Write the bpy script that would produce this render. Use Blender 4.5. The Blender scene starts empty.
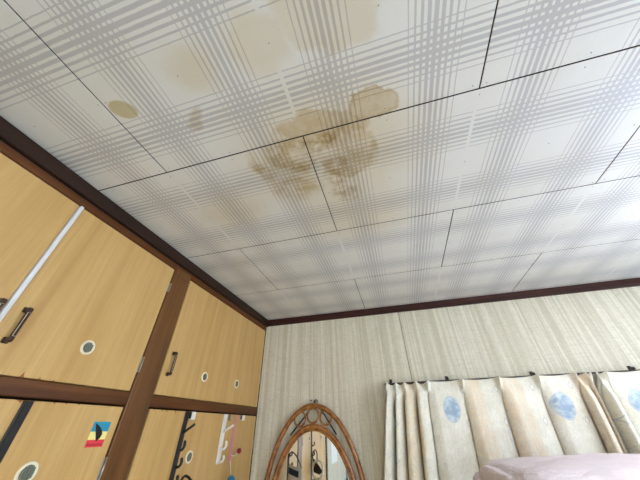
import bpy, bmesh, math, random
from mathutils import Vector, Matrix, noise

random.seed(7)
scene = bpy.context.scene
COL = scene.collection

# ------------------------------------------------------------------ camera
CZ = 1.7304
cam_d = bpy.data.cameras.new('camera')
cam = bpy.data.objects.new('camera', cam_d)
COL.objects.link(cam)
cam_d.sensor_width = 36.0
cam_d.lens = 254.2326 / 640 * 36.0
cam_d.clip_start = 0.01
R0 = Vector((0.9635070825566494, 0.2672469323426068, -0.015270200281598348))
R1 = Vector((-0.17084157698535424, 0.5700150267026987, -0.8036765673492534))
R2 = Vector((-0.2060758535984536, 0.7769568498228121, 0.594870402757677))
rm = Matrix((R0, -R1, -R2)).transposed().to_4x4()
cam.matrix_world = Matrix.Translation((0, 0, CZ)) @ rm
scene.camera = cam

# ------------------------------------------------------------------ world, daylight, exposure
vs = scene.view_settings
vs.view_transform = 'Standard'
vs.look = 'None'
vs.exposure = 0.54
vs.gamma = 1.0
vs.use_curve_mapping = False
world = bpy.data.worlds.new('world')
scene.world = world
world.use_nodes = True
world.node_tree.nodes['Background'].inputs[0].default_value = (0.75, 0.87, 1.0, 1)
world.node_tree.nodes['Background'].inputs[1].default_value = 1.0


def area_light(name, loc, target, sx, sy, power, color):
    d = bpy.data.lights.new(name, 'AREA')
    d.shape = 'RECTANGLE'
    d.size, d.size_y, d.energy, d.color = sx, sy, power, color
    o = bpy.data.objects.new(name, d)
    COL.objects.link(o)
    o.location = loc
    o.rotation_euler = (Vector(target) - Vector(loc)).to_track_quat('-Z', 'Y').to_euler()
    return o


# daylight through unseen right and back windows, inferred from its tint; rear fill added
area_light('daylight_right', (2.95, -0.35, 1.45), (0, -0.35, 1.35), 1.6, 1.1, 36, (0.88, 0.92, 1.0))
area_light('daylight_back', (2.29, 1.90, 1.40), (1.9, 0, 1.6), 0.64, 0.98, 270, (0.36, 0.58, 1.0))
area_light('rear_fill', (0.75, -2.15, 1.45), (0.4, 0, 1.5), 1.5, 1.1, 16, (1.0, 0.97, 0.92))  # added neutral fill from behind the camera
LAMP_STRENGTH = 16.0
LAMP_COLOR = (0.90, 0.94, 1.0)

# ------------------------------------------------------------------ constants of the room
ZC = 2.40            # ceiling
XL, YB = -0.8825, 1.748      # inner edges of the cornice
XC, YW = -0.9025, 1.768      # closet face, back wall face
XR, YR = 2.72, -1.92         # right wall, rear wall


def lin(r, g, b):
    def f(c):
        c /= 255.0
        return c / 12.92 if c <= 0.04045 else ((c + 0.055) / 1.055) ** 2.4
    return (f(r), f(g), f(b), 1.0)


# ------------------------------------------------------------------ node helpers
class NT:
    def __init__(self, name):
        self.m = bpy.data.materials.new(name)
        self.m.use_nodes = True
        self.t = self.m.node_tree
        self.b = self.t.nodes['Principled BSDF']

    def n(self, typ, **kw):
        nd = self.t.nodes.new(typ)
        for k, v in kw.items():
            setattr(nd, k, v)
        return nd

    def link(self, a, b):
        self.t.links.new(a, b)

    def val(self, sock, v):
        if hasattr(v, 'is_output') or isinstance(v, bpy.types.NodeSocket):
            self.link(v, sock)
        else:
            sock.default_value = v

    def math(self, op, a, b=0.0, c=0.0, clamp=False):
        nd = self.n('ShaderNodeMath', operation=op, use_clamp=clamp)
        for i, v in enumerate((a, b, c)):
            self.val(nd.inputs[i], v)
        return nd.outputs[0]

    def noise(self, vec, scale, detail=3, rough=0.55, dist=0.0):
        nd = self.n('ShaderNodeTexNoise')
        if vec is not None:
            self.link(vec, nd.inputs['Vector'])
        nd.inputs['Scale'].default_value = scale
        nd.inputs['Detail'].default_value = detail
        nd.inputs['Roughness'].default_value = rough
        nd.inputs['Distortion'].default_value = dist
        return nd

    def mapping(self, vec, loc=(0, 0, 0), rot=(0, 0, 0), scale=(1, 1, 1), typ='POINT'):
        nd = self.n('ShaderNodeMapping', vector_type=typ)
        self.link(vec, nd.inputs[0])
        nd.inputs[1].default_value = loc
        nd.inputs[2].default_value = rot
        nd.inputs[3].default_value = scale
        return nd.outputs[0]

    def rng(self, v, a, b, c=0.0, d=1.0, smooth=True):
        nd = self.n('ShaderNodeMapRange')
        nd.interpolation_type = 'SMOOTHSTEP' if smooth else 'LINEAR'
        self.val(nd.inputs[0], v)
        for i, x in enumerate((a, b, c, d)):
            self.val(nd.inputs[i + 1], x)
        return nd.outputs[0]

    def mix(self, fac, a, b, blend='MIX'):
        nd = self.n('ShaderNodeMix', data_type='RGBA', blend_type=blend)
        self.val(nd.inputs[0], fac)
        self.val(nd.inputs[6], a)
        self.val(nd.inputs[7], b)
        return nd.outputs[2]

    def bump(self, h, strength=0.3, dist=0.002):
        nd = self.n('ShaderNodeBump')
        nd.inputs['Strength'].default_value = strength
        nd.inputs['Distance'].default_value = dist
        self.link(h, nd.inputs['Height'])
        self.link(nd.outputs[0], self.b.inputs['Normal'])

    def coord(self, which='Object'):
        return self.n('ShaderNodeTexCoord').outputs[which]

    def pos(self):
        return self.n('ShaderNodeNewGeometry').outputs['Position']

    def sep(self, v):
        nd = self.n('ShaderNodeSeparateXYZ')
        self.link(v, nd.inputs[0])
        return nd.outputs

    def base(self, c):
        self.val(self.b.inputs['Base Color'], c)

    def setp(self, rough=None, spec=None, metal=None, coat=None):
        if rough is not None:
            self.val(self.b.inputs['Roughness'], rough)
        if spec is not None:
            self.val(self.b.inputs['Specular IOR Level'], spec)
        if metal is not None:
            self.val(self.b.inputs['Metallic'], metal)
        if coat is not None:
            self.val(self.b.inputs['Coat Weight'], coat)


def plain(name, col, rough=0.5, spec=0.5, metal=0.0, vary=0.12, scale=60):
    k = NT(name)
    nz = k.noise(k.pos(), scale, 3)
    dark = tuple(c * (1 - vary) for c in col[:3]) + (1,)
    light = tuple(min(1, c * (1 + vary)) for c in col[:3]) + (1,)
    k.base(k.mix(nz.outputs[0], dark, light))
    k.setp(rough, spec, metal)
    return k.m


def wood(name, c_dark, c_mid, c_light, axis='z', rough=0.45, spec=0.4, fine=1.0):
    """straight grained timber, grain along the axis"""
    k = NT(name)
    p = k.pos()
    st = {'z': (26, 26, 1.3), 'y': (26, 1.3, 26), 'x': (1.3, 26, 26)}[axis]
    st = tuple(s * fine for s in st)
    v = k.mapping(p, scale=st)
    n1 = k.noise(v, 1.0, 4, 0.6, 0.6)
    n2 = k.noise(k.mapping(p, scale=tuple(s * 5.5 for s in st)), 1.0, 3, 0.6)
    big = k.noise(p, 3.2, 2)
    ramp = k.n('ShaderNodeValToRGB')
    k.link(n1.outputs[0], ramp.inputs[0])
    e = ramp.color_ramp.elements
    e[0].position, e[0].color = 0.30, c_dark
    e[1].position, e[1].color = 0.72, c_light
    m = ramp.color_ramp.elements.new(0.5)
    m.color = c_mid
    c = k.mix(k.rng(n2.outputs[0], 0.35, 0.7, 0.0, 0.35), ramp.outputs[0], c_dark)
    c = k.mix(k.rng(big.outputs[0], 0.35, 0.7, 0.0, 0.25), c, c_light)
    k.base(c)
    k.setp(rough, spec)
    k.bump(n2.outputs[0], 0.12, 0.001)
    return k.m


# ------------------------------------------------------------------ mesh helpers
def new():
    return bmesh.new()


def box(bm, x0, x1, y0, y1, z0, z1, bev=0.0, mi=0, seg=1):
    r = bmesh.ops.create_cube(bm, size=1.0)
    vsx = r['verts']
    for v in vsx:
        v.co = Vector(((x0 + x1) / 2 + v.co.x * (x1 - x0), (y0 + y1) / 2 + v.co.y * (y1 - y0), (z0 + z1) / 2 + v.co.z * (z1 - z0)))
    fs = set(f for v in vsx for f in v.link_faces)
    if bev > 0:
        es = list(set(e for v in vsx for e in v.link_edges))
        rr = bmesh.ops.bevel(bm, geom=es, offset=bev, segments=seg, affect='EDGES', profile=0.5)
        fs = set(rr['faces']) | set(f for f in fs if f.is_valid)
    for f in fs:
        if f.is_valid:
            f.material_index = mi
    return bm


def tube(bm, pts, r, seg=10, closed=False, mi=0, cap=True):
    pts = [Vector(p) for p in pts]
    n = len(pts)
    rad = r if isinstance(r, (list, tuple)) else [r] * n
    rings = []
    prev = None
    for i, p in enumerate(pts):
        if closed:
            t = pts[(i + 1) % n] - pts[i - 1]
        else:
            t = pts[min(i + 1, n - 1)] - pts[max(i - 1, 0)]
        t.normalize()
        if prev is None:
            a = Vector((0, 0, 1)) if abs(t.z) < 0.9 else Vector((1, 0, 0))
            u = t.cross(a).normalized()
        else:
            u = (prev - t * prev.dot(t)).normalized()
        prev = u
        w = t.cross(u)
        rings.append([bm.verts.new(p + (u * math.cos(2 * math.pi * k / seg) + w * math.sin(2 * math.pi * k / seg)) * rad[i]) for k in range(seg)])
    m = n if closed else n - 1
    for i in range(m):
        a, b = rings[i], rings[(i + 1) % n]
        off = 0
        if closed and i == n - 1:
            off = min(range(seg), key=lambda o: (a[0].co - b[o].co).length)
        for k in range(seg):
            f = bm.faces.new((a[k], a[(k + 1) % seg], b[(k + 1 + off) % seg], b[(k + off) % seg]))
            f.smooth = True
            f.material_index = mi
    if cap and not closed:
        for q in (rings[0], rings[-1]):
            f = bm.faces.new(q)
            f.material_index = mi
    return bm


def ball(bm, c, r, mi=0, sc=(1, 1, 1), u=14, v=8):
    q = bmesh.ops.create_uvsphere(bm, u_segments=u, v_segments=v, radius=r)
    for ve in q['verts']:
        ve.co = Vector((c[0] + ve.co.x * sc[0], c[1] + ve.co.y * sc[1], c[2] + ve.co.z * sc[2]))
    for f in set(f for ve in q['verts'] for f in ve.link_faces):
        f.smooth = True
        f.material_index = mi
    return bm


def poly(bm, pts, mi=0):
    f = bm.faces.new([bm.verts.new(p) for p in pts])
    f.material_index = mi
    return f


def plate(bm, yz, x0, x1, mi=0):
    """an outline in the y-z plane given the thickness x0..x1"""
    a = [bm.verts.new((x0, y, z)) for y, z in yz]
    b = [bm.verts.new((x1, y, z)) for y, z in yz]
    n = len(yz)
    for f in (bm.faces.new(a), bm.faces.new(list(reversed(b)))):
        f.material_index = mi
    for i in range(n):
        f = bm.faces.new((a[i], b[i], b[(i + 1) % n], a[(i + 1) % n]))
        f.material_index = mi


def obj(name, bm, mats, parent=None, org=None, smooth=False):
    """links one mesh object; vertices are given in room coordinates"""
    bmesh.ops.recalc_face_normals(bm, faces=bm.faces[:])
    if org is None:
        org = Vector(parent['_org']) if parent is not None else Vector((0, 0, 0))
    org = Vector(org)
    for v in bm.verts:
        v.co -= org
    me = bpy.data.meshes.new(name)
    bm.to_mesh(me)
    bm.free()
    for m in (mats if isinstance(mats, (list, tuple)) else [mats]):
        me.materials.append(m)
    if smooth:
        for p in me.polygons:
            p.use_smooth = True
    o = bpy.data.objects.new(name, me)
    COL.objects.link(o)
    o['_org'] = list(org)
    if parent is not None:
        o.parent = parent
        o.location = org - Vector(parent['_org'])
    else:
        o.location = org
    return o


def tag(o, label=None, cat=None, group=None, kind=None):
    if label:
        o['label'] = label
    if cat:
        o['category'] = cat
    if group:
        o['group'] = group
    if kind:
        o['kind'] = kind
    return o


def thing(name, loc, label, cat, group=None):
    o = bpy.data.objects.new(name, None)
    COL.objects.link(o)
    o.empty_display_size = 0.05
    o.location = loc
    o['_org'] = list(loc)
    return tag(o, label, cat, group)


# ------------------------------------------------------------------ materials
def make_ceiling_material():
    k = NT('printed_ceiling_board')
    lx, ly, lz = k.sep(k.coord('Object'))
    wob = k.noise(k.coord('Object'), 55, 2)
    wv = k.math('MULTIPLY', k.math('SUBTRACT', wob.outputs[0], 0.5), 0.0016)

    def band(c, pitch, sub):
        c = k.math('ADD', c, wv)
        t = k.math('SUBTRACT', k.math('FLOORED_MODULO', c, pitch), pitch / 2)
        i = k.math('ROUND', k.math('DIVIDE', t, sub))
        d = k.math('ABSOLUTE', k.math('SUBTRACT', t, k.math('MULTIPLY', i, sub)))
        ai = k.math('ABSOLUTE', i)
        hw = k.math('MULTIPLY_ADD', ai, -0.00088, 0.0047)
        s = k.rng(k.math('SUBTRACT', d, hw), 0.0006, -0.0006)
        return k.math('MULTIPLY', s, k.math('LESS_THAN', ai, 4.5))
    by = band(lx, 0.9215 / 4, 0.0138)
    bx_ = band(ly, 0.4525 / 2, 0.0138)
    joint = k.math('GREATER_THAN', k.math('ABSOLUTE', k.math('SUBTRACT', lx, 0.46075)), 0.0045)
    bx_ = k.math('MULTIPLY', bx_, joint)
    stripe = k.math('MAXIMUM', by, bx_)
    p = k.pos()
    fine = k.noise(p, 240, 3, 0.7)
    grime = k.noise(p, 4.0, 4, 0.6)
    spk = k.noise(p, 420, 2, 0.6)
    base = k.mix(fine.outputs[0], lin(217, 215, 210), lin(229, 227, 222))
    line = k.mix(spk.outputs[0], lin(176, 174, 174), lin(196, 194, 194))
    col = k.mix(k.math('MULTIPLY', stripe, 0.92), base, line)
    # rain stains with outlines of their own, in room coordinates
    wn = k.noise(p, 14, 4, 0.6)
    vm = k.n('ShaderNodeVectorMath', operation='MULTIPLY_ADD')
    k.link(wn.outputs['Color'], vm.inputs[0])
    vm.inputs[1].default_value = (0.075, 0.075, 0)
    sub = k.n('ShaderNodeVectorMath', operation='SUBTRACT')
    k.link(p, sub.inputs[0])
    sub.inputs[1].default_value = (0.0375, 0.0375, ZC)
    k.link(sub.outputs[0], vm.inputs[2])
    wp = vm.outputs[0]
    pm = k.n('ShaderNodeVectorMath', operation='SUBTRACT')
    k.link(p, pm.inputs[0])
    pm.inputs[1].default_value = (0, 0, ZC)
    raw = pm.outputs[0]

    def blob(cx, cy, rx, ry, rot=0.0, edge=0.2, src=None):
        v = k.mapping(src or wp, (cx, cy, 0), (0, 0, math.radians(rot)), (rx, ry, 1), 'TEXTURE')
        le = k.n('ShaderNodeVectorMath', operation='LENGTH')
        k.link(v, le.inputs[0])
        return k.rng(le.outputs[1], 1 + edge, 1 - edge), le.outputs[1]

    def rim(le, a=0.82, w=0.14):
        d = k.math('ABSOLUTE', k.math('SUBTRACT', le, a + w))
        return k.rng(d, w, 0.0)

    def stain(col, blobs, tint, amount, mod=None):
        m = None
        for b in blobs:
            m = b if m is None else k.math('MAXIMUM', m, b)
        m = k.math('MULTIPLY', m, amount)
        if mod is not None:
            m = k.math('MULTIPLY', m, mod)
        return k.mix(m, col, tint, 'MULTIPLY')

    cloud = k.rng(k.noise(p, 16, 4, 0.65).outputs[0], 0.28, 0.68)
    cloud2 = k.rng(k.noise(p, 30, 4, 0.65).outputs[0], 0.35, 0.65)
    # broad, pale yellowing
    col = stain(col, [blob(-0.02, 0.13, 0.11, 0.075, 20, 0.12)[0], blob(-0.17, 0.15, 0.07, 0.06, 10, 0.4)[0],
                      blob(-0.34, 0.15, 0.06, 0.05, 0, 0.6)[0], blob(-0.5, 0.6, 0.12, 0.09, 0, 0.7)[0],
                      blob(-0.06, 0.78, 0.2, 0.12, 0, 0.8)[0]], lin(240, 230, 208), 0.7)
    col = stain(col, [blob(-0.09, 0.47, 0.26, 0.21, 0, 0.5)[0]], lin(243, 233, 212), 0.8)
    # the rain stain proper
    b1, l1 = blob(-0.085, 0.368, 0.135, 0.046, 8, 0.10)
    b2, l2 = blob(0.055, 0.345, 0.066, 0.042, 12, 0.10)
    col = stain(col, [b1, b2], lin(222, 204, 170), 0.8, k.rng(cloud2, 0.0, 1.0, 0.7, 1.0))
    col = stain(col, [k.math('MULTIPLY', rim(l2), 1.0)], lin(222, 202, 166), 0.4)
    b3, l3 = blob(-0.035, 0.47, 0.085, 0.085, 0, 0.12)
    col = stain(col, [b3], lin(226, 208, 176), 0.8, cloud)
    col = stain(col, [rim(l3)], lin(216, 196, 160), 0.45, cloud)
    b4, l4 = blob(-0.075, 0.535, 0.04, 0.06, 20, 0.45)
    b5, l5 = blob(-0.07, 0.625, 0.055, 0.032, 35, 0.4)
    b45, _ = blob(-0.11, 0.41, 0.05, 0.03, 0, 0.4)
    col = stain(col, [b4, b5, b45], lin(200, 178, 138), 0.85, cloud2)
    b6, l6 = blob(-0.205, 0.44, 0.075, 0.06, 30, 0.35)
    b7, _ = blob(-0.30, 0.47, 0.07, 0.028, 70, 0.5)
    b8, _ = blob(-0.23, 0.56, 0.07, 0.05, 0, 0.5)
    col = stain(col, [b6, b7, b8], lin(206, 184, 138), 0.9, cloud)
    vo = k.n('ShaderNodeTexVoronoi')
    k.link(raw, vo.inputs[0])
    vo.inputs['Scale'].default_value = 95
    dots = k.rng(vo.outputs['Distance'], 0.34, 0.16)
    bd, _ = blob(-0.195, 0.445, 0.062, 0.05, 30, 0.35)
    col = stain(col, [bd], lin(138, 104, 62), 0.8, k.math('MULTIPLY', dots, cloud))
    # the two small round marks by the closet
    v1, lv = blob(-0.568, 0.183, 0.034, 0.023, 25, 0.12, raw)
    col = stain(col, [v1], lin(216, 200, 152), 0.85)
    col = stain(col, [blob(-0.405, 0.254, 0.018, 0.034, 50, 0.4)[0]], lin(208, 190, 156), 0.5)
    col = k.mix(k.rng(grime.outputs[0], 0.4, 0.75, 0.0, 0.25), col, lin(236, 230, 216), 'MULTIPLY')
    k.base(col)
    k.setp(k.math('MULTIPLY_ADD', stripe, -0.10, 0.42), 0.4)
    k.bump(fine.outputs[0], 0.10, 0.0008)
    return k.m


def make_wallpaper():
    k = NT('woven_wallpaper')
    p = k.pos()
    v1 = k.mapping(p, scale=(1, 1, 0.012))
    a = k.noise(k.mapping(p, scale=(1, 1, 0.004)), 60, 3, 0.6)
    b = k.noise(v1, 190, 3, 0.7)
    c3 = k.noise(k.mapping(p, scale=(1, 1, 0.05)), 420, 2, 0.6)
    h = k.noise(k.mapping(p, scale=(0.16, 0.16, 1)), 260, 3, 0.65)
    c = k.mix(k.rng(a.outputs[0], 0.36, 0.64), lin(200, 192, 168), lin(228, 223, 205))
    c = k.mix(k.rng(b.outputs[0], 0.40, 0.68, 0.0, 0.7), c, lin(196, 188, 166))
    c = k.mix(k.rng(c3.outputs[0], 0.5, 0.75, 0.0, 0.5), c, lin(238, 234, 222))
    c = k.mix(k.rng(h.outputs[0], 0.48, 0.72, 0.0, 0.55), c, lin(184, 178, 160))
    k.base(c)
    k.setp(0.75, 0.25)
    k.bump(b.outputs[0], 0.25, 0.0015)
    return k.m


def make_curtain_material():
    k = NT('printed_curtain')
    uv = k.n('ShaderNodeUVMap', uv_map='cloth').outputs[0]
    u, v, _ = k.sep(uv)
    PU = 0.49

    def frac(x, per, off=0.0):
        return k.math('SUBTRACT', k.math('FLOORED_MODULO', k.math('ADD', x, per / 2 - off), per), per / 2)
    wn = k.noise(uv, 14, 3, 0.6)
    wob = k.math('MULTIPLY', k.math('SUBTRACT', wn.outputs[0], 0.5), 0.03)
    uw = k.math('ADD', u, wob)
    # watercolour bands running down the cloth
    d1 = k.math('ABSOLUTE', frac(uw, PU, 0.445))
    d2 = k.math('ABSOLUTE', frac(uw, PU, 0.60))
    d3 = k.math('ABSOLUTE', frac(uw, PU, 0.155))
    bandm = k.math('MAXIMUM', k.rng(d1, 0.05, 0.02), k.math('MAXIMUM', k.rng(d2, 0.035, 0.012), k.rng(d3, 0.03, 0.01)))
    c = k.mix(k.rng(wn.outputs[0], 0.3, 0.7), lin(230, 225, 207), lin(241, 237, 223))
    brush = k.noise(k.mapping(uv, scale=(1, 0.25, 1)), 40, 4, 0.7)
    c = k.mix(k.math('MULTIPLY', bandm, k.rng(brush.outputs[0], 0.3, 0.65, 0.2, 0.75)), c, lin(234, 211, 178))
    d4 = k.math('ABSOLUTE', frac(uw, PU, 0.05))
    c = k.mix(k.math('MULTIPLY', k.rng(d4, 0.022, 0.008), k.rng(brush.outputs[0], 0.45, 0.65, 0.0, 0.55)), c, lin(176, 192, 200))
    # pale sketched twigs and little lozenges
    tw = k.noise(k.mapping(uv, scale=(2.2, 1, 1)), 22, 5, 0.75, 1.2)
    line = k.rng(k.math('ABSOLUTE', k.math('SUBTRACT', tw.outputs[0], 0.5)), 0.016, 0.004)
    c = k.mix(k.math('MULTIPLY', line, 0.45), c, lin(150, 166, 182))
    lu = k.math('ABSOLUTE', frac(u, 0.163, 0.06))
    lv = k.math('ABSOLUTE', frac(v, 0.14, 0.05))
    loz = k.math('ADD', k.math('DIVIDE', lu, 0.010), k.math('DIVIDE', lv, 0.016))
    c = k.mix(k.rng(loz, 1.1, 0.9, 0, 0.5), c, lin(244, 240, 228))
    c = k.mix(k.rng(k.math('ABSOLUTE', k.math('SUBTRACT', loz, 1.0)), 0.25, 0.08, 0, 0.6), c, lin(170, 176, 184))
    # blue cameo ovals
    ou = frac(u, PU, 0.316)
    ov = frac(v, 0.46, 0.132)
    r = k.math('SQRT', k.math('ADD', k.math('POWER', k.math('DIVIDE', ou, 0.041), 2.0), k.math('POWER', k.math('DIVIDE', ov, 0.058), 2.0)))
    cam_n = k.noise(uv, 38, 4, 0.65)
    blue = k.mix(k.rng(cam_n.outputs[0], 0.38, 0.66), lin(146, 172, 194), lin(206, 218, 224))
    inner = k.rng(r, 0.82, 0.30)
    blue = k.mix(k.math('MULTIPLY', inner, 0.5), blue, lin(134, 160, 188))
    c = k.mix(k.rng(r, 1.03, 0.95, 0, 0.92), c, blue)
    ringm = k.rng(k.math('ABSOLUTE', k.math('SUBTRACT', r, 0.92)), 0.09, 0.03)
    c = k.mix(k.math('MULTIPLY', ringm, 0.5), c, lin(206, 212, 214))
    k.base(c)
    weave = k.noise(uv, 900, 2, 0.6)
    k.setp(0.7, 0.25)
    k.bump(weave.outputs[0], 0.15, 0.0005)
    return k.m


def make_rattan():
    k = NT('varnished_rattan')
    p = k.pos()
    a = k.noise(p, 38, 4, 0.6)
    b = k.noise(p, 150, 3, 0.6)
    c = k.mix(k.rng(a.outputs[0], 0.32, 0.68), lin(122, 70, 26), lin(176, 116, 56))
    c = k.mix(k.rng(b.outputs[0], 0.5, 0.75, 0, 0.45), c, lin(84, 44, 16))
    k.base(c)
    k.setp(0.28, 0.5, coat=0.4)
    return k.m


def make_quilt():
    k = NT('lilac_cotton')
    p = k.pos()
    a = k.noise(p, 18, 4, 0.6)
    k.base(k.mix(a.outputs[0], lin(230, 214, 219), lin(242, 231, 234)))
    k.setp(0.8, 0.2)
    k.bump(k.noise(k.mapping(p, scale=(0.5, 1, 1.4)), 32, 4, 0.6, 0.7).outputs[0], 0.7, 0.018)
    return k.m


M_CEIL = make_ceiling_material()
M_PAPER = make_wallpaper()
M_DOOR = wood('oak_veneer', lin(186, 146, 86), lin(199, 160, 99), lin(210, 173, 113), 'z', 0.42, 0.4)
M_POST = wood('brown_post', lin(76, 44, 16), lin(106, 66, 28), lin(128, 85, 41), 'z', 0.40, 0.5)
M_RAIL = wood('brown_rail', lin(66, 34, 12), lin(90, 50, 19), lin(110, 66, 29), 'y', 0.45, 0.35)
M_CORN = wood('dark_cornice', lin(30, 16, 9), lin(40, 21, 12), lin(54, 30, 18), 'y', 0.5, 0.3)
M_CORNX = wood('dark_cornice_cross', lin(44, 20, 16), lin(58, 28, 22), lin(74, 40, 32), 'x', 0.5, 0.3)
M_CURT = make_curtain_material()
M_RATTAN = make_rattan()
M_QUILT = make_quilt()
M_BLACK = plain('black_plastic', lin(26, 23, 24), 0.4)
M_BLACKM = plain('black_iron', lin(22, 20, 20), 0.5)
M_WHITE = plain('white_plastic', lin(232, 228, 218), 0.4, vary=0.04)
M_PINK = plain('pink_plastic', lin(206, 138, 142), 0.45)
M_MAG = plain('magenta_ball', lin(150, 30, 66), 0.3)
M_BLUE = plain('blue_ball', lin(36, 112, 150), 0.3)
M_STEEL = plain('worn_steel', lin(176, 172, 166), 0.35, metal=0.85)
M_BRONZE = plain('bronze_handle', lin(70, 52, 42), 0.35, metal=0.6)
M_BRASS = plain('pale_brass', lin(214, 198, 172), 0.35, metal=0.4)
M_VRING = plain('ivory_plastic', lin(234, 222, 192), 0.45, vary=0.04)
M_VMESH = plain('vent_grey_green', lin(120, 124, 108), 0.5)
M_STRIP = plain('white_edge_strip', lin(222, 222, 224), 0.35, vary=0.04)
M_GAP = plain('shadow_gap_filler', lin(30, 20, 14), 0.8)
M_CHIP = plain('bare_wood_chip', lin(150, 86, 36), 0.7)
M_SUNDER = plain('plasterboard_backing', lin(34, 29, 24), 0.9)
M_NAIL = plain('nail_head_grey', lin(120, 112, 100), 0.5)
M_PAPERW = plain('white_paper', lin(240, 240, 238), 0.7, vary=0.02)
M_CLOTHW = plain('white_gauze', lin(236, 234, 230), 0.8, vary=0.03)
M_NAVY = plain('navy_cloth', lin(40, 62, 96), 0.7)
M_CYAN = plain('sticker_blue', lin(38, 148, 178), 0.4, vary=0.03)
M_YEL = plain('sticker_yellow', lin(238, 226, 140), 0.4, vary=0.03)
M_RED = plain('sticker_red', lin(226, 62, 74), 0.4, vary=0.03)
M_INK = plain('sticker_ink', lin(28, 26, 28), 0.4)
M_INKR = plain('sticker_dark_red', lin(150, 22, 34), 0.4)
M_RUNNER = plain('curtain_rail_brown', lin(58, 40, 34), 0.35)
M_FLOOR = wood('floor_boards', lin(190, 182, 160), lin(205, 198, 178), lin(218, 212, 194), 'x', 0.4, 0.4)
M_CHEST = wood('chest_wood', lin(128, 88, 50), lin(150, 106, 64), lin(166, 122, 78), 'x', 0.4, 0.4)
kk = NT('mirror_silver')
kk.base(lin(226, 228, 226))
kk.setp(kk.rng(kk.noise(kk.pos(), 30, 3).outputs[0], 0.3, 0.7, 0.015, 0.035), 0.5, 1.0)
M_MIRROR = kk.m
kk = NT('lamp_diffuser')
kk.base((0.9, 0.9, 0.9, 1))
kk.b.inputs['Emission Color'].default_value = LAMP_COLOR + (1,)
nzv = kk.noise(kk.pos(), 8, 2)
kk.link(kk.rng(nzv.outputs[0], 0, 1, LAMP_STRENGTH * 0.97, LAMP_STRENGTH * 1.03), kk.b.inputs['Emission Strength'])
M_DIFF = kk.m
kk = NT('window_glass')
tr = kk.n('ShaderNodeBsdfTransparent')
gl = kk.n('ShaderNodeBsdfGlossy')
kk.link(kk.rng(kk.noise(kk.pos(), 20, 2).outputs[0], 0, 1, 0.0, 0.02), gl.inputs['Roughness'])
fr = kk.n('ShaderNodeFresnel')
fr.inputs[0].default_value = 1.45
mx = kk.n('ShaderNodeMixShader')
kk.link(fr.outputs[0], mx.inputs[0])
kk.link(tr.outputs[0], mx.inputs[1])
kk.link(gl.outputs[0], mx.inputs[2])
kk.link(mx.outputs[0], kk.t.nodes['Material Output'].inputs[0])
M_GLASS = kk.m


# ================================================================== THE SETTING
# ---- ceiling: every printed board is a piece of its own
bm = new()
box(bm, XC - 0.0, XR, YR, YW, ZC + 0.0085, ZC + 0.06)
ceiling = tag(obj('ceiling', bm, M_SUNDER, org=(0, 0, ZC + 0.0085)), kind='structure')
BL, BW, GAP, GAPY = 0.9215, 0.4525, 0.0030, 0.0034
board_cache = {}


def board_mesh(a, b, c, d):
    key = (round(a, 3), round(b, 3), round(c, 3), round(d, 3))
    if key not in board_cache:
        bm = new()
        box(bm, a + GAP / 2, b - GAP / 2, c + GAPY / 2, d - GAPY / 2, 0.0, 0.0085)
        es = [e for e in bm.edges if all(v.co.z < 0.001 for v in e.verts)]
        bmesh.ops.bevel(bm, geom=es, offset=0.0008, segments=1, affect='EDGES')
        bmesh.ops.recalc_face_normals(bm, faces=bm.faces[:])
        me = bpy.data.meshes.new('ceiling_board')
        bm.to_mesh(me)
        bm.free()
        me.materials.append(M_CEIL)
        me.materials.append(M_SUNDER)      # raw cut edges, the shade and dirt of the gaps put in their colour
        for f in me.polygons:
            if abs(f.normal.z) < 0.5:
                f.material_index = 1
        board_cache[key] = me
    return board_cache[key]


nails = new()
for r in range(-6, 4):
    y0 = 0.381 + BW * (r - 1) + BW * 0
    y0 = 0.381 + BW * r
    y1 = y0 + BW
    if y1 < YR + 0.01 or y0 > YW:
        continue
    xs = -0.607 if r % 2 else -0.146
    c0 = max(0.0, YR - y0)
    c1 = min(BW, YW - y0) if y1 > YW else BW
    for kx in range(-2, 5):
        x0 = xs + BL * kx
        a, b = max(0.0, XC - x0), min(BL, XR - x0)
        if b - a < 0.02:
            continue
        o = bpy.data.objects.new('ceiling_board', board_mesh(a, b, c0, c1))
        COL.objects.link(o)
        o.parent = ceiling
        o.location = (x0, y0, -0.0085)
        for nx in (0.0155, 0.2304, 0.4608, 0.6911, 0.906):
            for ny in (0.014, 0.2262, 0.4385):
                px, py = x0 + nx + random.uniform(-.004, .004), y0 + ny + random.uniform(-.004, .004)
                if XL + 0.01 < px < XR - 0.02 and YR + 0.02 < py < YB - 0.01:
                    bmesh.ops.create_cone(nails, cap_ends=True, segments=8, radius1=0.0011, radius2=0.0014, depth=0.0016,
                                          matrix=Matrix.Translation((px, py, ZC - 0.0004)))
tag(obj('nail_heads', nails, M_NAIL, ceiling), kind='stuff')

# ---- floor
bm = new()
box(bm, XC, XR, YR, YW, -0.06, -0.012)
floor = tag(obj('floor', bm, M_GAP, org=(0, 0, -0.012)), kind='structure')
pl = {}
y = YR
while y < YW - 0.01:
    w = min(0.12, YW - y)
    bm = new()
    box(bm, XC + 0.002, XR - 0.002, y + 0.001, y + w - 0.001, -0.012, 0.0, 0.0012)
    obj('plank', bm, M_FLOOR, floor)
    y += 0.12

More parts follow.
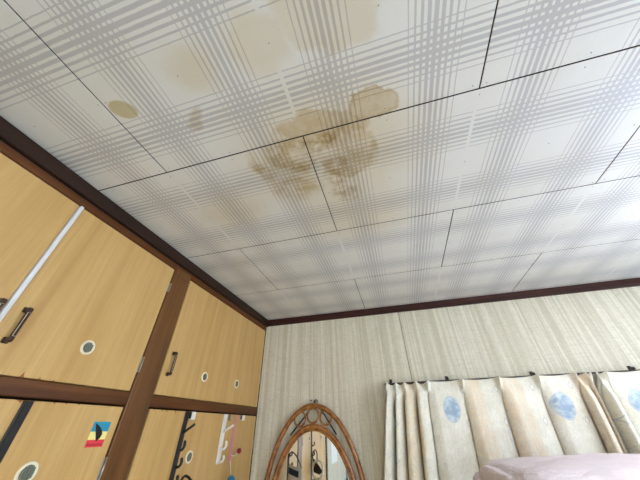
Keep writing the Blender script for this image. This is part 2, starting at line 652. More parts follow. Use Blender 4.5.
# ---- back wall with its sheets of woven paper
OX0, OX1, OZ0, OZ1 = 1.955, 2.62, 0.90, 1.90      # the uncovered end of the back window
bm = new()
for a, b, c, d in ((XC - 0.9, OX0, 0, ZC), (OX1, XR + 0.08, 0, ZC), (OX0, OX1, 0, OZ0), (OX0, OX1, OZ1, ZC)):
    box(bm, a, b, YW + 0.003, YW + 0.1, c, d)
wall_back = tag(obj('wall_back', bm, M_GAP, org=(0.9, YW + 0.003, 0)), kind='structure')
seams = [XC, -0.555, 0.0725, 0.70, 1.3275, 1.955]
for i in range(len(seams) - 1):
    bm = new()
    g = 0.0012 if i == 1 else 0.0005
    box(bm, seams[i] + (0.0012 if i == 2 else 0.0005), seams[i + 1] - g, YW, YW + 0.003, 0.002, ZC - 0.002, 0.0006)
    obj('wallpaper_sheet', bm, M_PAPER, wall_back)
for a, b, c, d in ((OX1, XR, 0.002, ZC - 0.002), (OX0, OX1, 0.002, OZ0), (OX0, OX1, OZ1, ZC - 0.002)):
    bm = new()
    box(bm, a + 0.0005, b - 0.0005, YW, YW + 0.003, c, d, 0.0006)
    obj('wallpaper_sheet', bm, M_PAPER, wall_back)


def wall_with_opening(name, plane, y0, y1, oy0, oy1, oz0, oz1, t):
    """a wall in x (plane 'x') or y with a window opening, papered"""
    bm = new()
    rects = [(y0, oy0, 0, ZC), (oy1, y1, 0, ZC), (oy0, oy1, 0, oz0), (oy0, oy1, oz1, ZC)]
    for a, b, c, d in rects:
        if plane == 'x':
            box(bm, XR, XR + t, a, b, c, d)
        else:
            box(bm, a, b, YR - t, YR, c, d)
    return tag(obj(name, bm, M_PAPER), kind='structure')


wall_with_opening('wall_right', 'x', YR, YW, -1.15, 0.45, 0.9, 2.0, 0.08)
wall_with_opening('wall_rear', 'y', XC - 0.06, XR + 0.08, 0.0, 1.5, 0.9, 2.0, 0.08)
bm = new()
box(bm, XC - 0.06, XC, YR, -0.052, 0, ZC)
tag(obj('wall_left', bm, M_PAPER), kind='structure')


def window(name, plane, a0, a1, z0, z1):
    def bx(bm, p0, p1, q0, q1, r0, r1):
        if plane == 'x':
            box(bm, XR + p0, XR + p1, q0, q1, r0, r1, 0.002)
        elif plane == 'back':
            box(bm, q0, q1, YW + p0, YW + p1, r0, r1, 0.002)
        else:
            box(bm, q0, q1, YR - p1, YR - p0, r0, r1, 0.002)
    bm = new()
    f = 0.04
    bx(bm, 0.02, 0.07, a0, a1, z0, z0 + f)
    bx(bm, 0.02, 0.07, a0, a1, z1 - f, z1)
    bx(bm, 0.02, 0.07, a0, a0 + f, z0 + f, z1 - f)
    bx(bm, 0.02, 0.07, a1 - f, a1, z0 + f, z1 - f)
    bx(bm, 0.025, 0.065, (a0 + a1) / 2 - 0.025, (a0 + a1) / 2 + 0.025, z0 + f, z1 - f)
    w = tag(obj(name, bm, M_STEEL), kind='structure')
    for s in (0, 1):
        b = new()
        q0 = a0 + f if s == 0 else (a0 + a1) / 2 + 0.025
        q1 = (a0 + a1) / 2 - 0.025 if s == 0 else a1 - f
        bx(b, 0.043, 0.047, q0, q1, z0 + f, z1 - f)
        obj('pane', b, M_GLASS, w)


window('window_1', 'x', -1.15, 0.45, 0.9, 2.0)
window('added_window', 'y', 0.0, 1.5, 0.9, 2.0)  # unseen window, added to let the rear fill in
window('window_3', 'back', OX0, OX1, OZ0, OZ1)

# ---- dark cornice under the ceiling
bm = new()
box(bm, XC, XL, -0.05, YW, 2.352, ZC - 0.0005, 0.003)
tag(obj('trim_1', bm, M_CORN), kind='structure')
bm = new()
box(bm, XL, XR, YB, YW - 0.0005, 2.366, ZC - 0.0005, 0.003)
box(bm, XL, XR, YB + 0.006, YW - 0.0005, 2.355, 2.367, 0.002)
tag(obj('trim_2', bm, M_CORNX), kind='structure')
bm = new()
box(bm, XC, XL, YR, -0.05, 2.352, ZC - 0.0005, 0.003)
tag(obj('trim_3', bm, M_CORN), kind='structure')
bm = new()
box(bm, XR - 0.02, XR, YR, YB, 2.352, ZC - 0.0005, 0.003)
tag(obj('trim_4', bm, M_CORN), kind='structure')

# ================================================================== THE BUILT-IN CLOSET
closet = thing('built_in_closet', (XC, 0.86, 0.0), 'built-in closet with oak veneer doors and dark brown posts beside the papered wall', 'closet')
D = 0.022      # door thickness
bm = new()     # carcass behind the doors
box(bm, XC - 0.86, XC - 0.84, -0.05, YW, 0.0, ZC)
box(bm, XC - 0.84, XC - D - 0.004, -0.05, -0.03, 0.0, ZC)
box(bm, XC - 0.84, XC - D - 0.004, YW - 0.02, YW, 0.0, ZC)
box(bm, XC - 0.84, XC - D - 0.004, -0.03, YW - 0.02, 0.0, 0.03)
box(bm, XC - 0.84, XC - D - 0.004, -0.03, YW - 0.02, 1.805, 1.838)
box(bm, XC - 0.84, XC - D - 0.004, -0.03, YW - 0.02, ZC - 0.03, ZC)
obj('carcass', bm, M_GAP, closet)
bm = new()
box(bm, XC - D, XC + 0.002, -0.002, YW - 0.001, 2.326, 2.352, 0.002)
tag(obj('header', bm, M_RAIL, closet))
PY0, PY1 = 0.808, 0.906
bm = new()
box(bm, XC - 0.05, XC + 0.0035, PY0, PY1, 0.0, 2.328, 0.003, seg=2)
box(bm, XC + 0.002, XC + 0.007, PY0 + 0.002, PY1 - 0.002, 2.30, 2.336, 0.0015)
obj('post', bm, M_POST, closet)
bm = new()
box(bm, XC - 0.05, XC + 0.008, -0.05, -0.002, 0.0, 2.352, 0.004)
obj('post', bm, M_CORN, closet)
for a, b in ((-0.002, PY0), (PY1, YW - 0.001)):
    bm = new()
    box(bm, XC - D, XC + 0.002, a, b, 1.803, 1.841, 0.002)
    obj('rail', bm, M_RAIL, closet)


def door(y0, y1, z0, z1):
    bm = new()
    box(bm, XC - D, XC - 0.001, y0, y1, z0, z1, 0.0015)
    return obj('door', bm, M_DOOR, closet)


def handle(par, y, z0, z1):
    bm = new()
    for z in (z0, z1):
        box(bm, XC - 0.001, XC + 0.004, y - 0.0075, y + 0.0075, z - 0.007, z + 0.007, 0.002)
        box(bm, XC + 0.003, XC + 0.018, y - 0.0055, y + 0.0055, z - 0.005, z + 0.005, 0.002)
    s = 1 if z1 > z0 else -1
    box(bm, XC + 0.014, XC + 0.020, y - 0.0055, y + 0.0055, z0 - 0.004, z1 + 0.004, 0.002)
    box(bm, XC + 0.0195, XC + 0.0215, y - 0.0036, y + 0.0036, z0 + 0.008, z1 - 0.008, 0.0008, mi=1)
    tag(obj('handle', bm, [M_BRONZE, M_BRASS], par), 'bronze bar handle with a pale brass inlay')


def vent(par, y, z, r=0.0215):
    bm = new()
    n = 28
    prof = [(r, 0.0), (r, 0.0025), (r * 0.92, 0.004), (r * 0.74, 0.004), (r * 0.70, 0.001)]
    rings = [[bm.verts.new((XC - 0.001 + h, y + q * math.cos(2 * math.pi * i / n), z + q * math.sin(2 * math.pi * i / n))) for i in range(n)] for q, h in prof]
    for a, b in zip(rings, rings[1:]):
        for i in range(n):
            f = bm.faces.new((a[i], a[(i + 1) % n], b[(i + 1) % n], b[i]))
            f.smooth = True
    f = bm.faces.new(rings[-1])
    f.material_index = 1
    for j in range(-2, 3):
        yy = j * r * 0.26
        hz = math.sqrt(max(0, (r * 0.68) ** 2 - yy * yy))
        box(bm, XC, XC + 0.0032, y + yy - r * 0.055, y + yy + r * 0.055, z - hz, z + hz, 0, mi=1)
    tag(obj('vent', bm, [M_VRING, M_VMESH], par), 'round ivory air vent with a grey louvred middle')


def hinge(par, y, z, h=0.05):
    bm = new()
    tube(bm, [(XC + 0.006, y, z - h / 2), (XC + 0.006, y, z + h / 2)], 0.0026, 10)
    box(bm, XC - 0.001, XC + 0.0012, y - 0.004, y, z - h / 2, z + h / 2, 0.0005)
    obj('hinge', bm, M_STEEL, par)


def chips(par, spots, z, up):
    """splintered veneer along a door edge"""
    for y, w, h in spots:
        s = 1 if up else -1
        bm = new()
        plate(bm, [(y - w, z), (y + w, z), (y + w * 0.5, z + s * h * 0.4), (y + w * 0.2, z + s * h), (y - w * 0.3, z + s * h * 0.35)], XC - 0.002, XC - 0.0004)
        obj('splinter', bm, M_CHIP, par)


UZ0, UZ1 = 1.8435, 2.3235
LZ1 = 1.7975
d = door(0.0, 0.370, UZ0, UZ1)
handle(d, 0.356, 1.914, 1.990)
vent(d, 0.17, 1.941)
hinge(d, 0.004, 2.2)
d = door(0.382, PY0 - 0.0035, UZ0, UZ1)
handle(d, 0.413, 1.913, 1.988)
vent(d, 0.603, 1.940, 0.0205)
hinge(d, PY0 - 0.002, 1.928, 0.052)
hinge(d, PY0 - 0.002, 2.235, 0.04)
chips(d, [(0.486, 0.006, 0.012), (0.525, 0.005, 0.006), (0.56, 0.004, 0.004)], UZ0, True)
bm = new()
box(bm, XC - 0.006, XC + 0.006, 0.3708, 0.3812, UZ0, UZ1, 0.0015)
tag(obj('edge_strip', bm, M_STRIP, closet), 'white strip between the two upper doors')
d = door(PY1 + 0.008, YW - 0.006, UZ0, UZ1)
handle(d, 0.945, 1.916, 1.994)
vent(d, 1.181, 1.9375)
vent(d, 1.475, 1.9415)
hinge(d, YW - 0.008, 2.0, 0.05)
d = door(0.0, 0.372, 0.035, LZ1)
vent(d, 0.19, 1.655)
handle(d, 0.345, 1.05, 1.13)
d = door(0.376, PY0 - 0.0035, 0.035, LZ1)
vent(d, 0.607, 1.654, 0.0225)
handle(d, 0.41, 1.05, 1.13)
hinge(d, PY0 - 0.003, 1.640, 0.06)
chips(d, [(0.512, 0.010, 0.006), (0.59, 0.004, 0.005), (0.62, 0.005, 0.004), (0.655, 0.003, 0.004)], LZ1, False)
# sailing boat sticker
sb = new()
SY0, SY1, SZ0, SZ1 = 0.7245, 0.779, 1.6955, 1.7565
sk = -0.000
X0, X1 = XC - 0.001, XC - 0.0002
z1, z2 = SZ0 + 0.0175, SZ0 + 0.037


def sheet(y0, y1, za, zb, mi, x1=X1):
    plate(sb, [(y0, za), (y1, za), (y1, zb), (y0, zb)], X0, x1, mi)


sheet(SY0, SY1, SZ0, z1, 2)
sheet(SY0, SY1, z1, z2, 1)
sheet(SY0, SY1, z2, SZ1, 0)
sail = [(0.7295, 1.753), (0.741, 1.748), (0.752, 1.741), (0.760, 1.733), (0.7635, 1.726), (0.761, 1.717), (0.752, 1.708), (0.746, 1.719), (0.738, 1.735)]
plate(sb, sail, X0, X1 + 0.0003, 3)
for i in range(9):      # the dark scribbled lettering on the red band
    yy = SY0 + 0.004 + i * 0.0053
    h = 0.0045 if i % 3 else 0.007
    plate(sb, [(yy, SZ0 + 0.003), (yy + 0.0035, SZ0 + 0.0035), (yy + 0.0042, SZ0 + 0.003 + h), (yy + 0.0015, SZ0 + 0.003 + h * 0.8)], X0, X1 + 0.0003, 4)
tag(obj('sticker', sb, [M_CYAN, M_YEL, M_RED, M_INK, M_INKR], d), 'blue, yellow and red sticker with a black sail')
d = door(PY1 + 0.012, YW - 0.006, 0.035, LZ1)
vent(d, 1.198, 1.642)
handle(d, 0.945, 1.05, 1.13)
hinge(d, YW - 0.008, 1.66, 0.04)
chips(d, [(0.935, 0.004, 0.006), (0.975, 0.004, 0.006), (1.0, 0.004, 0.006), (1.05, 0.004, 0.011)], LZ1, False)

# ================================================================== HOOK RACKS ON THE DOORS
XD = XC - 0.0002


def rack(name, label, cat, y0, y1, zt, zb, mat, hooks, tilt=0.0, tipmat=None, wire=False, group=None):
    t = thing(name, (XD, (y0 + y1) / 2, zb), label, cat, group)
    bm = new()
    box(bm, XD, XD + 0.006, y0, y1, zb, zt, 0.0015)
    box(bm, XD + 0.006, XD + 0.0075, y0 + 0.004, y1 - 0.004, zb + 0.01, zt - 0.01, 0.0)
    obj('back_bar', bm, mat, t)
    yc = (y0 + y1) / 2
    for h in hooks:
        z, ln, up, kind = h[:4]
        bm = new()
        if kind == 'peg':
            pts = [(XD + 0.004, yc, z), (XD + 0.004 + ln, yc, z + up)]
            tube(bm, pts, 0.0048, 10)
            ball(bm, pts[1], 0.0052, u=10, v=6)
        elif kind == 'curl':
            pts = [(XD + 0.004 + ln * u, yc, z + up * w) for u, w in ((0, 0.05), (0.4, 0.0), (0.75, 0.08), (0.95, 0.35), (1.0, 0.7), (0.92, 1.0))]
            tube(bm, pts, [0.005, 0.005, 0.005, 0.0052, 0.006, 0.0055], 10)
            ball(bm, pts[-1], 0.0058, u=10, v=6)
        else:   # wire arm with a coloured ball
            dy = h[4]
            pts = [(XD + 0.004, yc, z)] + [(XD + 0.004 + ln * s, yc + dy * s, z + up * s * s - 0.01 * math.sin(math.pi * s)) for s in (0.2, 0.4, 0.6, 0.8, 1.0)]
            tube(bm, pts, 0.0015, 8)
        hk = obj('hook', bm, mat if kind != 'wire' else M_WHITE, t)
        if kind == 'wire':
            b2 = new()
            ball(b2, pts[-1], h[6])
            obj('ball_tip', b2, h[5], hk)
    return t


rack('hook_rack', 'black plastic hook rack near the middle post of the closet doors, pegs and curled hooks', 'hook rack', 1.108, 1.131, LZ1 - 0.001, 1.12, M_BLACK,
     [(1.722, 0.045, 0.028, 'peg'), (1.668, 0.022, 0.026, 'curl'), (1.617, 0.026, 0.024, 'curl'), (1.566, 0.026, 0.024, 'curl'), (1.50, 0.03, 0.026, 'curl'), (1.40, 0.03, 0.026, 'curl')])
rack('hook_rack', 'black flat hook rack on the lower closet door left of the sailing boat sticker', 'hook rack', 0.518, 0.540, LZ1 - 0.001, 1.15, M_BLACK,
     [(1.60, 0.026, 0.024, 'curl'), (1.53, 0.026, 0.024, 'curl'), (1.46, 0.03, 0.026, 'curl'), (1.36, 0.03, 0.026, 'curl')])
rack('hook_rack', 'white plastic hook rack with three hooks near the corner of the room', 'hook rack', 1.400, 1.430, LZ1 - 0.001, 1.600, M_WHITE,
     [(1.722, 0.050, 0.026, 'peg'), (1.655, 0.030, 0.028, 'curl'), (1.608, 0.028, 0.02, 'curl')])
rack('hook_rack', 'pink hook rack with coloured ball tips beside the white rack', 'hook rack', 1.508, 1.528, LZ1 - 0.001, 1.60, M_PINK,
     [(1.630, 0.035, 0.012, 'wire', 0.02, M_MAG, 0.012), (1.606, 0.03, -0.074, 'wire', -0.012, M_BLUE, 0.020)])


def clip(y, label, z0, z1, w):
    t = thing('door_clip', (XD, y, z0), label, 'clip', 'white clips under the closet rail')
    bm = new()
    box(bm, XD, XD + 0.012, y - w / 2, y + w / 2, z0, z1, 0.002)
    obj('clip_body', bm, M_WHITE, t)
    bm = new()
    box(bm, XD + 0.002, XD + 0.010, y - w / 2 - 0.006, y - w / 2, z0 + 0.004, z1 - 0.001, 0.001)
    obj('catch', bm, M_BLACK, t)


clip(1.154, 'small white clip next to the black hook rack under the closet rail', 1.768, 1.797, 0.026)
clip(1.588, 'small white clip right of the pink hook rack under the closet rail', 1.772, 1.797, 0.028)
bm = new()
box(bm, XD, XD + 0.006, 1.446, 1.462, 1.770, 1.7965, 0.002)
ck = thing('door_catch', (XD, 1.454, 1.772), 'small grey catch between the white and pink hook racks', 'catch')
obj('plate', bm, M_VMESH, ck)
bm = new()
tube(bm, [(XD + 0.006, 1.454, 1.78), (XD + 0.012, 1.454, 1.78)], 0.004, 10)
obj('button', bm, M_STEEL, ck)

# things hanging from the two black racks, seen in the mirror
t = thing('face_mask', (XC + 0.03, 1.125, 1.44), 'white cloth mask with navy band hanging on the black hook rack', 'mask')
bm = new()
N = 8
grid = [[bm.verts.new((XC + 0.012 + 0.105 * i / N + 0.012 * (j / N), 1.158 + 0.012 * math.sin(math.pi * i / N) + 0.004 * math.sin(j * 2.2), 1.385 + 0.14 * j / N - 0.03 * (i / N))) for i in range(N + 1)] for j in range(N + 1)]
for j in range(N):
    for i in range(N):
        f = bm.faces.new((grid[j][i], grid[j][i + 1], grid[j + 1][i + 1], grid[j + 1][i]))
        f.smooth = True
        f.material_index = 1 if j in (5, 6) and i < 6 else 0
mk = obj('cloth', bm, [M_CLOTHW, M_NAVY], t)
so = mk.modifiers.new('thickness', 'SOLIDIFY')
so.thickness = 0.003
bm = new()
tube(bm, [(XC + 0.018, 1.158, 1.520), (XC + 0.015, 1.156, 1.545), (XC + 0.019, 1.154, 1.570), (XC + 0.028, 1.152, 1.585), (XC + 0.040, 1.15, 1.590), (XC + 0.055, 1.151, 1.585), (XC + 0.072, 1.153, 1.572), (XC + 0.088, 1.155, 1.553), (XC + 0.103, 1.157, 1.530), (XC + 0.118, 1.158, 1.50)], 0.0045, 8)
obj('ear_loop', bm, M_BLACK, t)
t = thing('hanging_loop', (XC + 0.03, 0.555, 1.37), 'white oval loop with black strap hanging on the flat black rack', 'strap')
bm = new()
tube(bm, [(XC + 0.068 + 0.048 * math.cos(a), 0.555, 1.435 + 0.062 * math.sin(a)) for a in [2 * math.pi * i / 24 for i in range(24)]], 0.0085, 8, closed=True)
obj('loop', bm, M_CLOTHW, t)
bm = new()
for p in ([(XC + 0.02, 1.51), (XC + 0.05, 1.495), (XC + 0.112, 1.42), (XC + 0.08, 1.40), (XC + 0.02, 1.42)],):
    va = [bm.verts.new((x, 0.548, z)) for x, z in p]
    vb = [bm.verts.new((x, 0.553, z)) for x, z in p]
    bm.faces.new(va)
    bm.faces.new(list(reversed(vb)))
    for i in range(len(p)):
        j = (i + 1) % len(p)
        bm.faces.new((va[i], vb[i], vb[j], va[j]))
obj('strap', bm, M_BLACK, t)
bm = new()
tube(bm, [(XC + 0.040 + 0.022 * math.cos(a), 0.55, 1.525 + 0.045 * math.sin(a)) for a in [2 * math.pi * i / 18 for i in range(18)]], 0.005, 8, closed=True)
obj('black_loop', bm, M_BLACK, t)
t = thing('umbrella', (XC + 0.03, -0.95, 0.62), 'black folded umbrella hanging on the papered wall past the closet', 'umbrella')
bm = new()
tube(bm, [(XC + 0.03, -0.95, 0.62), (XC + 0.03, -0.95, 0.70), (XC + 0.03, -0.95, 1.15), (XC + 0.03, -0.95, 1.22)], [0.004, 0.014, 0.026, 0.006], 10)
obj('canopy', bm, M_BLACK, t)
bm = new()
tube(bm, [(XC + 0.03, -0.95, 1.20), (XC + 0.03, -0.95, 1.33)] + [(XC + 0.03, -0.925 - 0.025 * math.cos(a), 1.33 + 0.025 * math.sin(a)) for a in (0.5, 1, 1.5, 2, 2.6, 3.1)], 0.007, 10)
obj('crook_handle', bm, M_BLACK, t)
bm = new()
tube(bm, [(XC, -0.925, 1.345), (XC + 0.045, -0.925, 1.345)], 0.003, 8)
tag(obj('wall_peg', bm, M_STEEL, org=(XC, -0.925, 1.345)), 'thin steel peg holding the black umbrella', 'peg')
bm = new()
box(bm, XC + 0.0003, XC + 0.0015, -0.56, -0.26, 1.40, 1.62)
tag(obj('paper_notice', bm, M_PAPERW, org=(XC + 0.0003, -0.41, 1.40)), 'blank white paper sheet on the wall seen in the mirror', 'paper')

# ================================================================== RATTAN MIRROR
MX, MZ, MY = -0.5225, 1.303, 1.738
mir = thing('rattan_mirror', (MX, YW - 0.02, 0.76), 'oval wall mirror in a double rattan hoop with three rings at the top', 'mirror')


def ell(a, b, y, n=96, dz=0.0):
    return [(MX + a * math.cos(2 * math.pi * i / n), y, MZ + dz + b * math.sin(2 * math.pi * i / n)) for i in range(n)]


bm = new()
tube(bm, ell(0.284, 0.536, MY), 0.0135, 12, closed=True)
obj('outer_hoop', bm, M_RATTAN, mir)
bm = new()
tube(bm, ell(0.248, 0.436, MY), 0.0125, 12, closed=True)
tube(bm, ell(0.232, 0.420, MY - 0.002), 0.0062, 10, closed=True)
obj('inner_hoop', bm, M_RATTAN, mir)
bm = new()
n = 72
vsf = [bm.verts.new(p) for p in ell(0.240, 0.428, MY - 0.001, n)]
vsb = [bm.verts.new(p) for p in ell(0.240, 0.428, MY + 0.003, n)]
bm.faces.new(vsf)
bm.faces.new(list(reversed(vsb)))
for i in range(n):
    bm.faces.new((vsf[i], vsb[i], vsb[(i + 1) % n], vsf[(i + 1) % n]))
obj('mirror_glass', bm, M_MIRROR, mir)
bm = new()
for a, b, z0, z1 in ((0.24, 0.428, MY + 0.003, MY + 0.009),):
    f0 = [bm.verts.new(p) for p in ell(a, b, z0, n)]
    f1 = [bm.verts.new(p) for p in ell(a, b, z1, n)]
    bm.faces.new(f0)
    bm.faces.new(list(reversed(f1)))
    for i in range(n):
        bm.faces.new((f0[i], f1[i], f1[(i + 1) % n], f0[(i + 1) % n]))
obj('backing_board', bm, M_CHEST, mir)
for cx, cz, r in ((-0.524, 1.790, 0.034), (-0.604, 1.776, 0.034), (-0.446, 1.780, 0.034)):
    bm = new()
    tube(bm, [(cx + r * math.cos(2 * math.pi * i / 28), MY - 0.001 + 0.003 * math.sin(6 * math.pi * i / 28), cz + r * 1.05 * math.sin(2 * math.pi * i / 28)) for i in range(28)], 0.005, 8, closed=True)
    obj('ring', bm, M_RATTAN, mir)
bm = new()
tube(bm, [(-0.665, MY + 0.012, 1.70), (-0.575, MY + 0.012, 1.79), (-0.515, MY + 0.012, 1.862), (-0.455, MY + 0.012, 1.79), (-0.39, MY + 0.012, 1.70)], 0.004, 8)
tag(obj('hanging_cord', bm, M_BLACK, mir), 'black cord behind the rings')
bm = new()
tube(bm, [(-0.511, YW, 1.868), (-0.511, YW - 0.012, 1.869)] + [(-0.511 + 0.011 * math.sin(a), YW - 0.014, 1.860 + 0.010 * math.cos(a)) for a in (0.2, 0.8, 1.4, 2.0)], 0.0024, 8)
tube(bm, [(-0.511 + 0.011 * math.sin(a), YW - 0.014, 1.860 + 0.010 * math.cos(a)) for a in (-1.6, -1.0, -0.4, 0.2)], 0.0024, 8)
tag(obj('wall_hook', bm, M_BLACKM, org=(-0.511, YW, 1.86)), 'curled black wire hook on the wall above the rattan mirror', 'hook')
bm = new()
tube(bm, [(-0.541, YW, 1.868), (-0.541, YW - 0.010, 1.868), (-0.541, YW - 0.013, 1.868)], [0.0018, 0.0018, 0.0042], 8)
tag(obj('wall_nail', bm, M_BLACKM, org=(-0.541, YW, 1.868)), 'small black nail head on the wall left of the mirror hook', 'nail')

# ================================================================== CURTAINS AND THEIR RAIL
CY = 1.690
rail_t = thing('curtain_rail', (0.85, YW, 1.91), 'dark brown curtain rail with small black brackets across the papered wall', 'curtain rail')
bm = new()
box(bm, -0.085, 1.90, CY + 0.050, CY + 0.068, 1.924, 1.937, 0.003)
obj('track', bm, M_RUNNER, rail_t)
for x in (-0.05, 0.262, 0.688, 1.12, 1.55, 1.87):
    bm = new()
    box(bm, x - 0.006, x + 0.006, CY + 0.052, YW, 1.941, 1.9445, 0.0008)
    box(bm, x - 0.008, x + 0.008, YW - 0.003, YW, 1.936, 1.958, 0.0008)
    box(bm, x - 0.007, x + 0.007, CY + 0.050, CY + 0.062, 1.938, 1.950, 0.0015)
    obj('bracket', bm, M_BLACKM, rail_t)


def curtain(x0, x1, pleats, label, u0, seed, flare=0.0):
    """hanging cloth; pleats: (x, depth, lean, foot_shift)"""
    t = thing('curtain', ((x0 + x1) / 2, CY, 0.95), label, 'curtain', 'curtains on the brown rail')
    bm = new()
    uvl = bm.loops.layers.uv.new('cloth')
    NX = int((x1 - x0) / 0.0032)
    NZ = 46
    ztop, zbot = 1.931, 0.95
    edges = [x0] + [p[0] for p in pleats] + [x1]
    edges = sorted(set(edges))
    rows = []
    cu = [u0]
    for i in range(NX):
        cu.append(cu[-1] + (x1 - x0) / NX)
    for j in range(NZ + 1):
        s = j / NZ
        s = s ** 1.35
        z = ztop - (ztop - zbot) * s
        dn = ztop - z
        row = []
        for i in range(NX + 1):
            x = x0 + (x1 - x0) * i / NX
            # interval
            k = 0
            while k < len(edges) - 2 and x > edges[k + 1]:
                k += 1
            a, b = edges[k], edges[k + 1]
            w = (x - a) / (b - a)
            wid = b - a
            bunch = 1.0 if wid < 0.09 else 0.0
            sag = math.sin(math.pi * min(1.0, max(0.0, w)))
            grow = min(1.0, 0.25 + dn / 0.14)
            rise = 0.30 if bunch else min(0.3, 0.035 / wid)
            if w < rise:
                p = math.sin(0.5 * math.pi * w / rise)
            else:
                p = 1.0 - 0.85 * ((w - rise) / (1 - rise)) ** 1.3
            amp = (0.085 if bunch else 0.044) * grow
            y = CY + (0.022 if bunch else 0.012) - amp * p
            # the heading between two pleats falls back towards the rail
            head = math.exp(-dn / 0.05)
            y += head * sag * (0.030 if bunch else 0.018)
            zz = z - head * sag * (0.010 if bunch else 0.005)
            dx = -0.016 * grow * math.exp(-((w * wid - 0.012) / 0.012) ** 2) * (0.9 if bunch else 1.0)
            for px in edges:
                g = math.exp(-0.5 * ((x - px) / 0.0055) ** 2)
                y += (0.042 if bunch else 0.022) * g * min(1, max(0, (dn - 0.03) / 0.08))
                # the pinched heading stands proud
                g2 = math.exp(-0.5 * ((x - px) / 0.0075) ** 2)
                y -= 0.034 * g2 * math.exp(-(dn / 0.07) ** 2)
            fl = min(1.3, dn / 0.4)
            dx += fl * (flare * math.exp(-((x - x0) / 0.13) ** 1.0 if x > x0 else 0.0) - 0.030)
            nz = noise.noise(Vector((x * 7 + seed, z * 3.1, seed)))
            nz2 = noise.noise(Vector((x * 22 + seed, z * 5.0, seed + 3)))
            y += 0.011 * nz * min(1, dn / 0.1) + 0.003 * nz2
            row.append(bm.verts.new((x + dx, y, zz)))
        rows.append(row)
    bm.verts.ensure_lookup_table()
    for j in range(NZ):
        for i in range(NX):
            f = bm.faces.new((rows[j][i], rows[j][i + 1], rows[j + 1][i + 1], rows[j + 1][i]))
            f.smooth = True
            for lp, (ii, jj) in zip(f.loops, ((i, j), (i + 1, j), (i + 1, j + 1), (i, j + 1))):
                s = (jj / NZ) ** 1.35
                lp[uvl].uv = (cu[ii], (ztop - zbot) * s)
    o = obj('cloth', bm, M_CURT, t)
    so = o.modifiers.new('thickness', 'SOLIDIFY')
    so.thickness = 0.0016
    so.offset = 0
    # hooks that carry the pleats
    for px, dep, lean, foot in pleats:
        hb = new()
        tube(hb, [(px, CY + 0.002, 1.900), (px, CY + 0.004, 1.918), (px, CY + 0.044, 1.930), (px, CY + 0.048, 1.926)], 0.0013, 6)
        obj('curtain_hook', hb, M_WHITE, t)
    return t


curtain(-0.072, 0.905, [(-0.066, 0.030, 0.0, 0.0), (-0.020, 0.045, 0.012, 0.0), (0.026, 0.050, 0.016, 0.012), (0.088, 0.062, 0.020, 0.022), (0.148, 0.062, 0.022, 0.03),
                        (0.324, 0.036, 0.018, 0.022), (0.500, 0.042, 0.020, 0.026), (0.678, 0.042, 0.022, 0.030), (0.838, 0.044, 0.022, 0.02), (0.884, 0.05, 0.018, 0.012)],
        'left curtain panel, cream print with blue ovals, bunched beside the rattan mirror', 0.0, 1.3, -0.055)
curtain(0.915, 1.86, [(0.922, 0.050, 0.014, 0.01), (0.965, 0.040, 0.016, 0.015), (1.14, 0.042, 0.02, 0.02), (1.32, 0.042, 0.02, 0.02), (1.50, 0.042, 0.02, 0.02), (1.68, 0.045, 0.02, 0.02), (1.80, 0.05, 0.02, 0.01), (1.85, 0.04, 0, 0)],
        'right curtain panel, cream and peach print, at the right edge of the photo', 0.201, 5.1)

# ================================================================== CHEST AND DUVET
chest = thing('chest_of_drawers', (0.95, 1.27, 0.0), 'wooden chest of drawers under the folded lilac duvet', 'chest')
bm = new()
box(bm, 0.30, 1.60, 1.03, 1.52, 0.04, 1.28, 0.004)
obj('body', bm, M_CHEST, chest)
for z in (0.06, 0.365, 0.67, 0.975):
    bm = new()
    box(bm, 0.32, 1.58, 1.012, 1.03, z, z + 0.29, 0.003)
    dr = obj('drawer', bm, M_CHEST, chest)
    for x in (0.62, 1.28):
        kb = new()
        ball(kb, (x, 1.002, z + 0.15), 0.014, u=10, v=6)
        obj('knob', kb, M_BRONZE, dr)
for x in (0.32, 1.52):
    for y in (1.05, 1.44):
        bm = new()
        box(bm, x, x + 0.06, y, y + 0.06, 0.0, 0.04)
        obj('foot', bm, M_CHEST, chest)


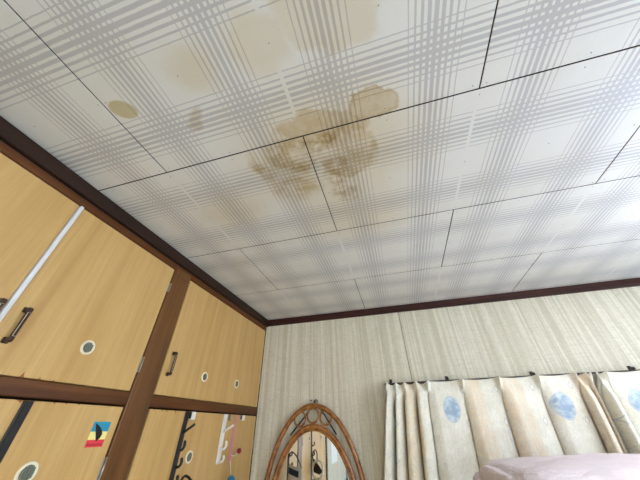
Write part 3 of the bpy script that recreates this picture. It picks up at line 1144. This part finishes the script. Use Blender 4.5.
def make_duvet():
    t = thing('folded_duvet', (0.95, 1.24, 1.28), 'puffy lilac duvet folded up in front of the flowered curtains', 'duvet')
    bm = new()
    r = bmesh.ops.create_grid(bm, x_segments=2, y_segments=2, size=1)
    bm.free()
    bm = new()
    cx, cy, cz = 0.93, 1.22, 1.462
    A, B, Cc = 0.730, 0.275, 0.1815
    NU, NV = 320, 110

    def sp(v, e):
        return math.copysign(abs(v) ** e, v)
    rows = []
    for j in range(NV + 1):
        ph = -math.pi / 2 + math.pi * j / NV
        row = []
        for i in range(NU):
            th = 2 * math.pi * i / NU
            e1, e2 = 0.32, 0.22
            x = cx + A * sp(math.cos(ph), e1) * sp(math.cos(th), e2)
            y = cy + B * sp(math.cos(ph), e1) * sp(math.sin(th), e2)
            z = cz + Cc * sp(math.sin(ph), e1)
            p = Vector((x, y, z))
            w = 0.010 * noise.noise(Vector((x * 4, y * 6, z * 9))) + 0.005 * noise.noise(Vector((x * 13, y * 17, z * 22)))
            end = math.exp(-(x - (cx - A)) / 0.07)
            w += end * 0.016 * noise.noise(Vector((y * 24, z * 34, x * 14)))
            zc = 1.585 + 0.02 * math.sin(y * 14)
            w -= end * 0.028 * math.exp(-((z - zc) / 0.011) ** 2)
            w -= 0.007 * math.exp(-((x - 0.255 - 0.10 * (z - 1.6)) / 0.012) ** 2) * max(0.0, min(1.0, (z - 1.52) / 0.06))
            nrm = Vector(((x - cx) / A ** 2, (y - cy) / B ** 2, (z - cz) / Cc ** 2)).normalized()
            p += nrm * w
            if p.z < 1.2805:
                p.z = 1.2805
            row.append(bm.verts.new(p))
        rows.append(row)
    for j in range(NV):
        for i in range(NU):
            f = bm.faces.new((rows[j][i], rows[j][(i + 1) % NU], rows[j + 1][(i + 1) % NU], rows[j + 1][i]))
            f.smooth = True
    bmesh.ops.remove_doubles(bm, verts=bm.verts[:], dist=0.0004)
    obj('quilt', bm, M_QUILT, t)
    # corded seam that runs round the folded edge
    bm = new()
    pts = []
    for i in range(60):
        s = i / 59
        x = 0.30 + 1.2 * s
        pts.append((x, 1.22 - B + 0.006 + 0.006 * noise.noise(Vector((x * 9, 1, 2))), 1.50 + 0.006 * noise.noise(Vector((x * 6, 4, 2)))))
    tube(bm, pts, 0.004, 8)
    obj('piping', bm, M_QUILT, t)


make_duvet()

# ================================================================== CEILING LAMP (just outside the frame)
lamp = thing('ceiling_lamp', (1.38, 0.62, ZC), 'round white ceiling lamp with a glowing domed shade', 'lamp')
bm = new()
bmesh.ops.create_cone(bm, cap_ends=True, segments=40, radius1=0.17, radius2=0.12, depth=0.085, matrix=Matrix.Translation((1.38, 0.62, ZC - 0.0435)))
obj('base', bm, M_WHITE, lamp)
bm = new()
n = 44
prof = [(0.245, -0.036), (0.262, -0.045), (0.268, -0.06), (0.262, -0.078), (0.235, -0.098), (0.18, -0.113), (0.10, -0.121), (0.03, -0.123)]
rings = [[bm.verts.new((1.38 + r * math.cos(2 * math.pi * i / n), 0.62 + r * math.sin(2 * math.pi * i / n), ZC + h - 0.05)) for i in range(n)] for r, h in prof]
for a, b in zip(rings, rings[1:]):
    for i in range(n):
        f = bm.faces.new((a[i], a[(i + 1) % n], b[(i + 1) % n], b[i]))
        f.smooth = True
bm.faces.new(rings[-1])
bm.faces.new(list(reversed(rings[0])))
obj('diffuser', bm, M_DIFF, lamp)

for o in bpy.data.objects:
    if '_org' in o:
        del o['_org']
